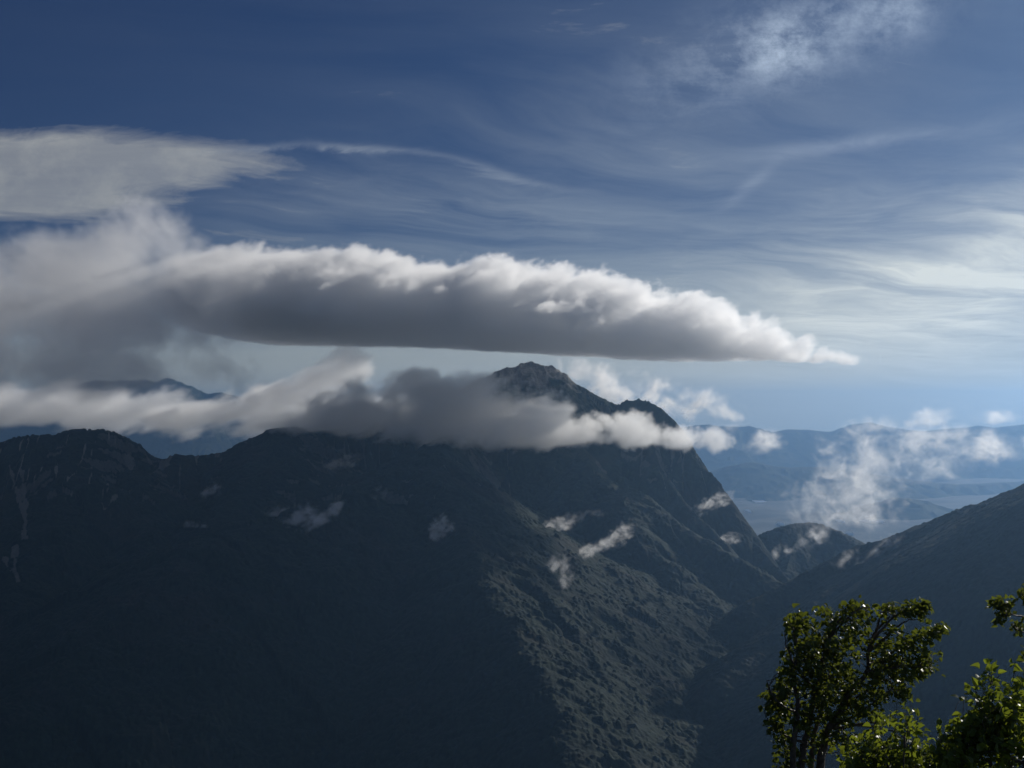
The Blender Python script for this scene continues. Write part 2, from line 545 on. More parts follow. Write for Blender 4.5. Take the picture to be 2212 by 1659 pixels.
c3, i3 = crowns(X3, Y3, 10, 23)
H3 = H3 + c3 * (3 + 4 * i3)
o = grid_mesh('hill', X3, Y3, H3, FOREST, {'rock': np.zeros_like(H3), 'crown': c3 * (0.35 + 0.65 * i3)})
tag(o, 'rounded wooded hill rising in the saddle below the massif', 'hill', kind='structure')

# ---- the hillside the camera stands on, and the floor of the gorge
u4 = np.linspace(-900, 1100, 300)
y4 = np.concatenate([np.linspace(-40, 40, 90), np.linspace(44, 2100, 200)])
X4, Y4 = np.meshgrid(u4, y4)
X4 = X4 * np.clip(0.05 + (Y4 + 40) / 1500.0, 0.05, 1.3)
Z4 = -1.65 - np.where(Y4 < 0, 0.1 * Y4 * 0, np.where(Y4 < 40, 0.34 * Y4, 0.34 * 40 + 0.45 * (Y4 - 40)))
Z4 = np.maximum(Z4, -660 - 0.02 * Y4) + fbm(X4 / 3, Y4 / 3, 3, 301) * np.clip(np.abs(Y4) / 20, 0.05, 0.6)
c4, i4 = crowns(X4, Y4, 8, 33)
Z4 = Z4 + c4 * (3 + 3 * i4) * np.clip((Y4 - 60) / 60, 0, 1)
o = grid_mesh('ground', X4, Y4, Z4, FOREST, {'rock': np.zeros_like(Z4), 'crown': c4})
tag(o, 'steep hillside falling away below the viewpoint', 'hillside', kind='structure')

# ---- far plain and ranges
GZ = -900.0
gxx, gyy = np.meshgrid(np.linspace(-24000, 24000, 420), np.linspace(4500, 30000, 320))


def plain_z(X, Y):
    return GZ + 62 * np.maximum(fbm(X / 1500, Y / 1900, 5, 401, 0.5), -0.25) + 10 * fbm(X / 300, Y / 300, 2, 405)


gm_ = bpy.data.materials.new('farmland')
gm_.use_nodes = True
t = gm_.node_tree
bs = t.nodes['Principled BSDF']
bs.inputs['Roughness'].default_value = 0.95
geo = t.nodes.new('ShaderNodeNewGeometry')
a = noise(t, geo.outputs['Position'], 0.0022, 6, 0.65)
rp = t.nodes.new('ShaderNodeValToRGB')
rp.color_ramp.elements[0].position, rp.color_ramp.elements[0].color = 0.38, (0.022, 0.032, 0.024, 1)
rp.color_ramp.elements[1].position, rp.color_ramp.elements[1].color = 0.62, (0.055, 0.06, 0.05, 1)
t.links.new(a.v, rp.inputs[0])
t.links.new(rp.outputs[0], bs.inputs['Base Color'])
o = grid_mesh('valley_plain', gxx, gyy, plain_z(gxx, gyy), gm_)
tag(o, 'hazy blue valley plain far below the saddle', 'plain', kind='structure')


def far_range(pts, slope, spread, label, seed, amp, cols=420, rows=90, name='far_mountains'):
    p = crest(pts)
    ya, yb = p[:, 1].min() - spread, p[:, 1].max() + spread
    us = np.linspace((pts[0][0] - CX) / FD, (pts[-1][0] - CX) / FD, cols)
    ys = np.linspace(ya, yb, rows)
    A, B = np.meshgrid(us, ys)
    X = A * B
    h = flank(X, B, p, slope, slope, gully=(amp * 9, amp), seed=seed, warp=amp * 3, onset=amp * 5)
    h = np.maximum(h, GZ - 40) + amp * 0.12 * fbm(X / (amp * 6), B / (amp * 6), 4, seed + 7)
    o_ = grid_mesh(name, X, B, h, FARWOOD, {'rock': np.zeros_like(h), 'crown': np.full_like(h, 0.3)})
    tag(o_, label, 'mountain range', kind='structure')
    return o_


far_range([(-300, 935, 22000), (0, 925), (250, 934), (420, 928), (600, 936), (900, 925), (1300, 928), (1440, 925), (1480, 922), (1505, 918), (1531, 916), (1548, 920), (1600, 921),
           (1618, 919), (1650, 930), (1668, 933), (1700, 927), (1745, 928), (1790, 932), (1815, 929), (1842, 921), (1863, 914), (1878, 912), (1892, 916),
           (1912, 921), (1950, 926), (1990, 931), (2040, 926), (2080, 924), (2112, 918), (2150, 923), (2190, 919), (2230, 914), (2300, 922), (2500, 916, 22000)],
          0.36, 2200, 'long blue mountain range on the horizon', 501, 45, 900, 130)
far_range([(1300, 1060, 16500), (1400, 1050), (1480, 1040), (1560, 1014), (1600, 1003), (1622, 998), (1650, 1004), (1700, 1009), (1780, 1008), (1860, 1020), (1950, 1034), (2060, 1046), (2200, 1040), (2400, 1010, 16500)],
          0.30, 1500, 'low hazy hills below the blue range', 511, 32)
far_range([(1760, 1170, 12500), (1840, 1112), (1900, 1085), (1945, 1074), (1972, 1078), (2010, 1091), (2060, 1109), (2130, 1142), (2250, 1160, 12500)],
          0.30, 1000, 'nearest hazy hill above the plain, beside the wooded slope', 521, 24)
far_range([(-400, 880, 19000), (-150, 862), (60, 848), (120, 842), (156, 834), (186, 824), (212, 819), (236, 822), (246, 826), (260, 819), (277, 822), (293, 820), (312, 818), (328, 822), (342, 824),
           (361, 816), (371, 817), (391, 831), (404, 833), (420, 844), (449, 850), (478, 846), (540, 862), (640, 890), (760, 960, 19000)],
          0.55, 2000, 'jagged hazy peaks standing above the low cloud', 531, 60, 800, 150)

# ---- pale roofs and glasshouses on the plain
wh = bpy.data.materials.new('pale_roof')
wh.use_nodes = True
wb = wh.node_tree.nodes['Principled BSDF']
wb.inputs['Roughness'].default_value = 0.35
wt2 = wh.node_tree
gq = wt2.nodes.new('ShaderNodeNewGeometry')
nq = noise(wt2, gq.outputs['Position'], 0.02, 3)
rq = wt2.nodes.new('ShaderNodeValToRGB')
rq.color_ramp.elements[0].color = (0.68, 0.70, 0.72, 1)
rq.color_ramp.elements[1].color = (0.88, 0.89, 0.90, 1)
wt2.links.new(nq.v, rq.inputs[0])
wt2.links.new(rq.outputs[0], wb.inputs['Base Color'])


def greenhouse(x, y, wpx, dep, label):
    Y = -GZ * FD / (y - HY)
    X = (x - CX) / FD * Y
    hw = wpx / FD * Y / 2
    dep, e, r_ = dep * 0.55, 8.0, 18.0
    v, f = [], []
    bays = 3
    for b in range(bays):
        y0, y1 = (-dep / 2) + dep * b / bays, (-dep / 2) + dep * (b + 1) / bays - 6
        k = len(v)
        ym = (y0 + y1) / 2
        for xx in (-hw, hw):
            v += [(xx, y0, 0), (xx, y0, e), (xx, ym, r_), (xx, y1, e), (xx, y1, 0)]
        for i in range(4):
            f.append((k + i, k + i + 1, k + 6 + i, k + 5 + i))
    me = bpy.data.meshes.new('greenhouse')
    me.from_pydata(v, [], f)
    me.materials.append(wh)
    o_ = link('greenhouse', me)
    for _ in range(3):                       # settle it on the rolling ground along its line of sight
        zg = float(plain_z(np.array([[X]]), np.array([[Y]]))[0, 0])
        Y = -zg * FD / (y - HY)
        X = (x - CX) / FD * Y
    o_.location = (X, Y, zg - 3)
    tag(o_, label, 'greenhouse', 'pale glasshouse blocks on the far plain')


for g_ in ((1640, 1085, 26, 420, 'pale glasshouse block farthest off on the plain, left of the thin cloud'),
           (1616, 1106, 8, 300, 'tiny pale glasshouse block nearest the cliff edge of the massif'),
           (1686, 1133, 10, 260, 'small pale glasshouse block just above the left shoulder of the rounded hill'),
           (1814, 1128, 14, 260, 'pale glasshouse block seen through thin cloud right of the rounded hill'),
           (1882, 1128, 50, 200, 'widest pale glasshouse block, seen through the thin cloud edge'),
           (1835, 1155, 12, 200, 'pale glasshouse block lowest down, near the foot of the wooded slope')):
    greenhouse(*g_)


# ------------------------------------------------------------------ clouds: real volumes, filled from level-set shapes and noise
def vol_mat(name, aniso, col=(1, 1, 1)):
    m = bpy.data.materials.new(name)
    m.use_nodes = True
    n = m.node_tree.nodes
    n.clear()
    out = n.new('ShaderNodeOutputMaterial')
    pv = n.new('ShaderNodeVolumePrincipled')
    pv.inputs['Density'].default_value = 1.0
    pv.inputs['Color'].default_value = (*col, 1)
    pv.inputs['Anisotropy'].default_value = aniso
    m.node_tree.links.new(pv.outputs[0], out.inputs['Volume'])
    return m


THICK = vol_mat('cloud_droplets', 0.55, (0.995, 0.995, 0.995))
THIN = vol_mat('thin_cloud_droplets', 0.6, (0.99, 0.99, 0.99))


def cloud(name, label, lo, hi, vox, density_fn, mat, origin, group=None, cat='cloud'):
    """a volume object round origin; lo, hi: corners in metres; density_fn(tree, position, x, y, z) -> density field"""
    v = bpy.data.volumes.new(name)
    v.materials.append(mat)
    o_ = link(name, v)
    o_.location = origin
    g = bpy.data.node_groups.new(name, 'GeometryNodeTree')
    g.interface.new_socket('Geometry', in_out='OUTPUT', socket_type='NodeSocketGeometry')
    vc = g.nodes.new('GeometryNodeVolumeCube')
    sm = g.nodes.new('GeometryNodeSetMaterial')
    go = g.nodes.new('NodeGroupOutput')
    sm.inputs['Material'].default_value = mat
    vc.inputs['Min'].default_value = lo
    vc.inputs['Max'].default_value = hi
    for i, ax in enumerate('XYZ'):
        vs = vox[i] if isinstance(vox, tuple) else vox
        vc.inputs['Resolution ' + ax].default_value = max(4, int((hi[i] - lo[i]) / vs))
    pos = g.nodes.new('GeometryNodeInputPosition')
    x, y, z = sepxyz(g, pos.outputs[0])
    d = density_fn(g, pos.outputs[0], x, y, z)
    g.links.new(d.v, vc.inputs['Density'])
    g.links.new(vc.outputs[0], sm.inputs[0])
    g.links.new(sm.outputs[0], go.inputs[0])
    md = o_.modifiers.new('fill', 'NODES')
    md.node_group = g
    tag(o_, label, cat, group)
    return o_


def blobs_cloud(name, label, blobs, dens, vox, nscale, amp, seed, thick=True, gain=3.0, stretch=(1, 1, 1), detail=6, rough=0.55,
                lace=0.0, dist=0.0, group=None, shear=0.0, pad=1.25, cat='cloud'):
    """blobs: (x, y, distance, half width, half height up, half height down, half depth m, tilt deg) in view units at that distance"""
    bl = []
    for b in blobs:
        x, y, Y, rx, ru, rd, ry, *tl = b
        k = Y / FD
        c_ = at(x, y, Y)
        bl.append((c_, rx * k, ru * k, rd * k, ry, tl[0] if tl else 0.0))
    org = Vector(bl[0][0])
    lo, hi = [1e9] * 3, [-1e9] * 3
    for c_, rx, ru, rd, ry, tl in bl:
        s, cc = abs(math.sin(R(tl))), abs(math.cos(R(tl)))
        ez = max(ru, rd)
        ex = math.hypot(rx * cc, ez * s) * pad
        eu = math.hypot(ru * cc, rx * s) * pad
        ed = math.hypot(rd * cc, rx * s) * pad
        for i, (mn, mxv) in enumerate(((c_[0] - ex, c_[0] + ex), (c_[1] - ry * pad, c_[1] + ry * pad), (c_[2] - ed, c_[2] + eu))):
            lo[i] = min(lo[i], mn - org[i])
            hi[i] = max(hi[i], mxv - org[i])

    def fn(g, pos, x, y, z):
        s_ = None
        for c_, rx, ru, rd, ry, tl in bl:
            a_, b_, c2_ = x - (c_[0] - org[0]), y - (c_[1] - org[1]), z - (c_[2] - org[2])
            ct, st = math.cos(R(tl)), math.sin(R(tl))
            p = (a_ * ct + c2_ * st) * (1 / rx)
            q = c2_ * ct - a_ * st
            q = q.max(0.0) * (1 / ru) + q.min(0.0) * (1 / rd)
            w = b_ * (1 / ry)
            f = 1.0 - (p * p + q * q + w * w)
            s_ = f if s_ is None else s_.max(f)
        vec = combine(g, x * (1 / stretch[0]) + z * shear, y * (0.35 / stretch[1]), z * (1 / stretch[2]))
        n = noise(g, vec, 1.0 / nscale, detail, rough, dist, w=seed)
        if not thick:
            n2 = noise(g, vec, 2.4 / nscale, detail, rough + 0.05, dist, w=seed + 9)
            rid = (1.0 - (n2 - 0.5).abs() * 6.0).clamp()
            val = (s_.min(0.8) * 0.8 + (n - 0.5) * 4.2 + (n2 - 0.5) * 2.2 - lace).clamp()
            return val * val * (rid * rid * 0.85 + 0.15) * dens
        n3 = noise(g, vec, 3.4 / nscale, 7, 0.64, dist + 0.3, w=seed + 5)
        f = s_.min(0.9) + (n - 0.5) * (6.0 * amp) + (n3 - 0.5) * (3.4 * amp)
        return ((f * gain).clamp()) * dens
    return cloud(name, label, tuple(lo), tuple(hi), vox, fn, THICK if thick else THIN, org, group, cat)


# -- the long roll cloud above the summit
RY = 4450.0
kx = RY / FD
prof = [(330, 560, 700), (450, 545, 724), (540, 534, 738), (620, 541, 741), (700, 548, 743), (800, 549, 745), (900, 559, 748), (1000, 572, 753), (1080, 574, 758), (1150, 586, 762),
        (1280, 602, 772), (1330, 620, 776), (1400, 630, 779), (1480, 650, 783), (1560, 664, 785), (1620, 690, 786), (1690, 722, 788), (1750, 742, 792), (1805, 760, 797), (1835, 772, 800)]
x0, x1 = prof[0][0], prof[-1][0]
rorg = Vector(at((x0 + x1) / 2, 680, RY))
pz0, pz1 = 820.0, 500.0            # rows that the curve values 0 and 1 stand for


def curve(g, fac, vals):
    n = g.nodes.new('ShaderNodeFloatCurve')
    cm = n.mapping.curves[0]
    while len(cm.points) > 2:
        cm.points.remove(cm.points[1])
    cm.points[0].location, cm.points[1].location = (0, vals[0]), (1, vals[-1])
    for i, p in enumerate(prof[1:-1], 1):
        cm.points.new((p[0] - x0) / (x1 - x0), vals[i])
    n.mapping.update()
    g.links.new(fac.v, n.inputs['Value'])
    return E(g, n.outputs[0])


def roll_fn(g, pos, x, y, z):
    fx = (x * (1 / ((x1 - x0) * kx)) + 0.5).clamp()
    tp = curve(g, fx, [(pz0 - min(p[1] + 12, p[2] - 20)) / (pz0 - pz1) for p in prof])
    bt = curve(g, fx, [(pz0 - p[2]) / (pz0 - pz1) for p in prof])
    zz = z * (1 / ((pz0 - pz1) * kx)) + (pz0 - 680) / (pz0 - pz1)      # same unit as the curves
    mid = bt + (tp - bt) * 0.36
    up = (zz - mid).max(0.0) / (tp - mid).max(0.004)
    dn = (zz - mid).min(0.0) / (mid - bt).max(0.004)
    w = (y + (zz - 0.5) * 150.0 + fx * fx * 300.0) / ((tp - bt) * (tp - bt) * 1800.0 + 90.0)
    tail = (fx - 0.80).max(0.0)
    n = noise(g, combine(g, x * 1.0 - z * 0.3, y * 0.6, z * 1.2), 1 / 260.0, 8, 0.60, 0.2, w=1.7)
    n2 = noise(g, combine(g, x * 0.9 - z * 0.5, y * 0.5, z), 1 / 80.0, 8, 0.68, 0.3, w=4.1)
    lowr = (dn * -1.0).clamp()
    amp = (fx * fx * 0.9 + 0.34 + tail * 4.5) * (1.0 - lowr * (0.72 - tail * 2.0))
    s_ = 1.0 - (up * up + (dn * dn * dn).abs() + w * w) - tail * 2.6 - (fx - 0.92).max(0.0) * 9.0 - ((fx - 0.995) * 200.0).clamp() * 2.0
    f = s_.min(0.85) + ((n - 0.5) * (2.2 + fx * 1.6) + (n2 - 0.5) * 6.0) * amp
    body = (f * (3.0 + fx * 2.2) * (1.0 - lowr * 0.35)).clamp()
    tear = (1.0 - (n2 - 0.5).abs() * 6.0).clamp()
    body = body * (1.0 - ((fx - 0.82) * 9.0).clamp() * (1.0 - tear * tear) * 0.85)
    return body * ((fx * 5.0 - 0.1).clamp()) * (0.034 - fx * 0.016) * (1.0 - up.min(1.0) * 0.35)


cloud('roll_cloud', 'long roll cloud with dark flat base and bright ragged top above the summit',
      (-(x1 - x0) * kx / 2, -860, (680 - 812) * kx), ((x1 - x0) * kx / 2, 860, (680 - 505) * kx), (4.5, 10.0, 3.5), roll_fn, THICK, rorg)

# -- grey bank on the left
blobs_cloud('cloud_bank', 'soft grey cloud bank swelling up on the left, joining the roll cloud',
            [(150, 640, 3700, 400, 120, 130, 330), (40, 640, 3700, 420, 110, 150, 380), (315, 560, 3700, 140, 110, 120, 200, 25), (390, 615, 3700, 190, 90, 80, 200),
             (-200, 650, 3700, 350, 150, 180, 380), (80, 770, 3650, 400, 80, 80, 200), (250, 720, 3650, 260, 100, 90, 150), (200, 800, 3650, 380, 60, 60, 110)],
            0.0070, (6.5, 13, 5.5), 200, 0.70, 7.3, gain=1.2, detail=8, rough=0.58, dist=0.3, pad=1.4)
# -- low cloud behind the left crest
blobs_cloud('low_cloud', 'low pale cloud strip lying behind the left crest',
            [(160, 890, 5000, 270, 50, 42, 240), (0, 880, 5000, 200, 52, 46, 240), (310, 888, 5050, 120, 46, 40, 200, 20), (-200, 885, 5000, 250, 55, 46, 240), (90, 862, 5000, 100, 30, 40, 160, 20)],
            0.010, (6, 10, 4.5), 120, 0.62, 3.3, gain=1.5, stretch=(1.5, 1, 0.9), shear=-0.6, rough=0.6, pad=1.4)
blobs_cloud('streamer_cloud', 'grey slanting streamer cloud rising left of the summit cap, bright at its tip',
            [(560, 880, 4900, 250, 50, 52, 200, 12), (700, 830, 4900, 130, 54, 56, 150, 30), (765, 795, 4900, 60, 34, 44, 90, 25), (430, 900, 4900, 140, 40, 36, 180, 10), (640, 895, 4900, 220, 50, 42, 180, 6)],
            0.011, (6, 10, 4.5), 120, 0.62, 5.9, gain=1.6, stretch=(1.5, 1, 0.9), shear=-0.7, rough=0.6, pad=1.4)
# -- cap cloud over the shoulder
blobs_cloud('cap_cloud', 'dark grey cap cloud hugging the mountain below the summit',
            [(930, 895, 4350, 270, 85, 62, 260), (780, 895, 4350, 170, 70, 46, 200), (1080, 905, 4350, 170, 72, 66, 240), (900, 840, 4420, 90, 46, 60, 150), (1170, 925, 4350, 120, 50, 50, 190), (690, 905, 4350, 130, 40, 30, 150, 10),
             (1000, 930, 4150, 200, 40, 40, 160)],
            0.012, (5, 8, 4.5), 120, 0.85, 2.2, gain=1.4, stretch=(1.4, 1, 1), shear=-0.4, rough=0.6, pad=1.4)
blobs_cloud('bright_cloud', 'sunlit white puff at the right end of the cap cloud',
            [(1330, 938, 4380, 120, 44, 32, 130), (1270, 930, 4380, 100, 40, 34, 130), (1420, 945, 4330, 90, 34, 28, 100), (1390, 915, 4380, 34, 26, 26, 60, 40), (1210, 940, 4380, 90, 26, 26, 120)],
            0.013, (3.5, 6, 3.5), 100, 0.85, 8.4, gain=1.3, thick=True, rough=0.62, pad=1.5)
blobs_cloud('puff_cloud', 'small white puff just right of the steep cliff edge',
            [(1525, 950, 4300, 62, 26, 26, 90, -5), (1480, 955, 4250, 50, 26, 20, 80)], 0.010, (3.5, 6, 3.5), 80, 0.95, 9.9, gain=1.2, rough=0.62, pad=1.5)
blobs_cloud('ragged_cloud', 'ragged thin cloud streaming out behind the summit',
            [(1300, 830, 4900, 130, 45, 50, 170, -20), (1420, 850, 4900, 130, 45, 45, 170, -25), (1560, 890, 4900, 70, 25, 25, 120, -10), (1480, 870, 4900, 120, 40, 40, 150)],
            0.032, (4.5, 10, 4), 90, 0.5, 11.2, thick=False, lace=0.22, gain=3.6, rough=0.6, dist=0.8)
# -- lacy wisps over the gap
blobs_cloud('thin_cloud', 'large lacy thin cloud floating in the gap above the rounded hill',
            [(1850, 1050, 3800, 170, 100, 95, 160, 35), (1910, 980, 3800, 160, 80, 75, 150), (1830, 1115, 3800, 125, 65, 65, 120), (1760, 1075, 3800, 110, 55, 45, 100, 30), (2000, 975, 3800, 130, 60, 75, 120), (1900, 930, 3800, 70, 40, 50, 100)],
            0.012, (3.5, 8, 3.5), 58, 0.5, 12.7, thick=False, lace=0.14, gain=3.4, rough=0.6, dist=1.0)
G = 'small cloud wisps drifting along the slopes'
blobs_cloud('cloud_wisp', 'lacy wisp off the right edge of the large thin cloud, above the wooded slope',
            [(2120, 965, 3800, 110, 40, 40, 100), (2180, 955, 3800, 70, 28, 28, 80), (2060, 950, 3800, 80, 35, 35, 80)], 0.018, (4, 8, 4), 60, 0.5, 14.2, thick=False, lace=0.1, gain=3.6, rough=0.6, dist=0.8, group=G)
blobs_cloud('cloud_wisp', 'pale wisp hanging over the blue range, top right',
            [(2000, 905, 7000, 120, 28, 24, 200, 8), (2130, 902, 7000, 90, 24, 22, 200)], 0.02, (9, 16, 7), 160, 0.5, 15.2, thick=False, lace=0.30, gain=3.4, rough=0.6, dist=0.8, group=G)
blobs_cloud('cloud_wisp', 'pale wisp across the blue range beside the small white puff',
            [(1640, 950, 4600, 110, 26, 34, 120, 12), (1580, 930, 4600, 60, 20, 20, 90)], 0.03, (5, 9, 4), 90, 0.5, 16.6, thick=False, lace=0.35, gain=3.2, rough=0.6, dist=0.8, group=G)


def wisp(label, blobs, dens, ns, seed, lace=0.1, gain=3.4, vox=(2.5, 5, 2.5)):
    bl = []
    for b in blobs:
        x, y, rx, ru, rd, tl = b
        Y = hit(x, y) - 75
        bl.append((x, y, Y, rx, ru, rd, 45, tl))
    return blobs_cloud('cloud_wisp', label, bl, dens, vox, ns, 0.5, seed, thick=False, lace=lace, gain=gain, rough=0.62, dist=0.8, group=G, stretch=(1.15, 1, 1), shear=-0.2, pad=1.6)


wisp('upper oval wisp on the sunlit rib below the cap cloud', [(1195, 1136, 58, 22, 20, 16), (1235, 1122, 40, 18, 16, 16), (1285, 1108, 26, 10, 10, 0)], 0.032, 26, 21.1, lace=0.12)
wisp('curling wisp trailing down the sunlit rib', [(1335, 1155, 52, 20, 24, 42), (1270, 1192, 80, 17, 19, 20), (1208, 1226, 40, 34, 36, 60), (1215, 1250, 22, 20, 26, 80)], 0.036, 26, 22.4, lace=0.12)
wisp('forked smoky wisp in the dark middle of the massif', [(655, 1118, 50, 34, 36, 10), (722, 1096, 36, 14, 18, 65), (605, 1105, 40, 16, 14, 0), (690, 1125, 30, 16, 16, 40)], 0.07, 26, 23.3, lace=0.05)
wisp('tiny bright wisp under the left saddle crest', [(458, 1060, 26, 12, 11, 28)], 0.12, 18, 24.8, lace=0.05)
wisp('faint speck of wisp below the tiny bright one', [(420, 1133, 26, 8, 8, -10)], 0.06, 18, 25.5, lace=0.05)
wisp('short bright wisp left of the sunlit rib', [(950, 1135, 28, 20, 30, 50), (938, 1155, 16, 12, 16, 60)], 0.11, 20, 26.4, lace=0.05)
wisp('thin wisp clinging to the steep right cliff', [(1540, 1085, 62, 20, 20, 28)], 0.035, 30, 27.7, lace=0.12)
wisp('faint wisp low on the steep right face', [(1565, 1165, 44, 15, 18, 20)], 0.03, 28, 28.2, lace=0.12)
wisp('faint streak of wisp on the dark face under the cap', [(735, 1000, 64, 16, 18, 22), (820, 1065, 20, 22, 22, 60)], 0.05, 28, 29.9, lace=0.12)
blobs_cloud('cloud_wisp', 'veil of wisp trailing over the brow of the wooded slope',
            [(1900, 1190, 3400, 70, 30, 36, 60, 20), (1945, 1180, 3380, 36, 30, 30, 60, -30), (1840, 1200, 3420, 50, 22, 26, 60, 20)], 0.045, (3, 6, 3), 55, 0.5, 31.3, thick=False, lace=0.30, gain=3.3, rough=0.6, dist=0.8, group=G)
blobs_cloud('cloud_wisp', 'faint wisp across the face of the rounded hill',
            [(1740, 1165, 4350, 60, 26, 30, 60, 30), (1690, 1190, 4350, 30, 22, 22, 60, 45)], 0.03, (3, 6, 3), 60, 0.5, 32.8, thick=False, lace=0.30, gain=3.2, rough=0.6, dist=0.8, group=G)


# ------------------------------------------------------------------ birch, shrub and overhanging branch
def bark_mat():
    m = bpy.data.materials.new('bark')
    m.use_nodes = True
    t = m.node_tree
    b = t.nodes['Principled BSDF']
    b.inputs['Roughness'].default_value = 0.75
    geo = t.nodes.new('ShaderNodeNewGeometry')
    n = noise(t, geo.outputs['Position'], 18, 5, 0.7)
    r = t.nodes.new('ShaderNodeValToRGB')
    r.color_ramp.elements[0].position, r.color_ramp.elements[0].color = 0.35, (0.045, 0.035, 0.028, 1)
    r.color_ramp.elements[1].position, r.color_ramp.elements[1].color = 0.7, (0.20, 0.16, 0.13, 1)
    t.links.new(n.v, r.inputs[0])
    t.links.new(r.outputs[0], b.inputs['Base Color'])
    bp = t.nodes.new('ShaderNodeBump'); bp.inputs['Distance'].default_value = 0.01
    t.links.new(n.v, bp.inputs['Height']); t.links.new(bp.outputs[0], b.inputs['Normal'])
    return m


def leaf_mat(name, c0, c1, trans, tw=0.42):
    m = bpy.data.materials.new(name)
    m.use_nodes = True
    t = m.node_tree
    b = t.nodes['Principled BSDF']
    b.inputs['Roughness'].default_value = 0.46
    b.inputs['Specular IOR Level'].default_value = 0.5
    a = t.nodes.new('ShaderNodeAttribute'); a.attribute_name = 'tint'
    r = t.nodes.new('ShaderNodeValToRGB')
    r.color_ramp.elements[0].color = (*c0, 1)
    r.color_ramp.elements[1].color = (*c1, 1)
    t.links.new(a.outputs['Fac'], r.inputs[0])
    t.links.new(r.outputs[0], b.inputs['Base Color'])
    tr = t.nodes.new('ShaderNodeBsdfTranslucent')
    r2 = t.nodes.new('ShaderNodeValToRGB')
    r2.color_ramp.elements[0].color = (*[v * 0.6 for v in trans], 1)
    r2.color_ramp.elements[1].color = (*trans, 1)
    t.links.new(a.outputs['Fac'], r2.inputs[0])
    t.links.new(r2.outputs[0], tr.inputs['Color'])
    mx = t.nodes.new('ShaderNodeMixShader'); mx.inputs[0].default_value = tw
    t.links.new(b.outputs[0], mx.inputs[1]); t.links.new(tr.outputs[0], mx.inputs[2])
    t.links.new(mx.outputs[0], t.nodes['Material Output'].inputs['Surface'])
    return m


BARK = bark_mat()
LEAF = leaf_mat('birch_leaf', (0.030, 0.055, 0.012), (0.080, 0.110, 0.022), (0.22, 0.26, 0.026), 0.33)
LEAF2 = leaf_mat('shrub_leaf', (0.040, 0.070, 0.014), (0.095, 0.135, 0.022), (0.29, 0.35, 0.028), 0.40)


class Tubes:
    def __init__(s): s.v, s.f = [], []

    def add(s, pts, radii, n=6):
        pts = [Vector(p) for p in pts]
        base = len(s.v)
        ref = Vector((0.31, 0.9, 0.2))
        for i, p in enumerate(pts):
            d = (pts[min(i + 1, len(pts) - 1)] - pts[max(i - 1, 0)]).normalized()
            a = d.cross(ref).normalized()
            b = d.cross(a)
            for k in range(n):
                an = 2 * math.pi * k / n
                s.v.append(p + (a * math.cos(an) + b * math.sin(an)) * radii[i])
        for i in range(len(pts) - 1):
            for k in range(n):
                k2 = (k + 1) % n
                s.f.append((base + i * n + k, base + i * n + k2, base + (i + 1) * n + k2, base + (i + 1) * n + k))

    def build(s, name, mat, parent, base):
        co = np.array([tuple(v - base) for v in s.v])
        return mesh_np(name, co, np.array(s.f), mat, True, None, parent)


def smooth_line(pts, k=5, jitter=0.0, rnd=random):
    """Catmull-Rom through pts"""
    pts = [Vector(p) for p in pts]
    q = [pts[0] * 2 - pts[1]] + pts + [pts[-1] * 2 - pts[-2]]
    out = []
    for i in range(1, len(q) - 2):
        for j in range(k):
            t_ = j / k
            a, b, c_, d = q[i - 1], q[i], q[i + 1], q[i + 2]
            p = 0.5 * ((2 * b) + (c_ - a) * t_ + (2 * a - 5 * b + 4 * c_ - d) * t_ * t_ + (3 * b - a - 3 * c_ + d) * t_ ** 3)
            if jitter and j: p += Vector((rnd.uniform(-1, 1), rnd.uniform(-1, 1), rnd.uniform(-1, 1))) * jitter
            out.append(p)
    out.append(pts[-1])
    return out


# one leaf: ovate with a drawn-out tip, folded along the midrib and drooping
LT = np.array([(0, 0, 0), (0.18, 0.30, 0.05), (0.42, 0.40, 0.07), (0.70, 0.26, 0.02), (1.0, 0, -0.12), (0.70, -0.26, 0.02), (0.42, -0.40, 0.07), (0.18, -0.30, 0.05), (0.25, 0, -0.01), (0.55, 0, -0.03)])
LF = [(0, 8, 1), (1, 8, 2), (8, 9, 2), (2, 9, 3), (9, 4, 3), (0, 7, 8), (7, 6, 8), (8, 6, 9), (6, 5, 9), (9, 5, 4)]


class Leaves:
    def __init__(s): s.p, s.d, s.n, s.s, s.t = [], [], [], [], []

    def add(s, p, d, n, size, tint):
        s.p.append(tuple(p)); s.d.append(tuple(d)); s.n.append(tuple(n)); s.s.append(size); s.t.append(tint)

    def build(s, name, mat, parent, base, rs):
        P_, D, N_ = np.array(s.p) - np.array(base), np.array(s.d), np.array(s.n)
        S_ = np.array(s.s)
        D /= np.linalg.norm(D, axis=1)[:, None]
        B = np.cross(N_, D); B /= np.linalg.norm(B, axis=1)[:, None] + 1e-9
        N2 = np.cross(D, B)
        nl = len(P_)
        L_ = LT[None].repeat(nl, 0).copy()
        curl = rs.uniform(-0.5, 0.25, nl)[:, None]
        L_[:, :, 2] += curl * L_[:, :, 0] ** 2 + rs.uniform(0.0, 0.9, nl)[:, None] * np.abs(L_[:, :, 1])
        L_[:, :, 1] *= rs.uniform(0.8, 1.1, nl)[:, None]
        co = P_[:, None] + S_[:, None, None] * (L_[:, :, 0:1] * D[:, None] + L_[:, :, 1:2] * B[:, None] + L_[:, :, 2:3] * N2[:, None])
        f = (np.arange(nl)[:, None, None] * len(LT) + np.array(LF)[None]).reshape(-1, 3)
        return mesh_np(name, co.reshape(-1, 3), f, mat, False, {'tint': np.repeat(np.array(s.t), len(LT))}, parent)


WIND = Vector((0.75, 0.1, -0.12))


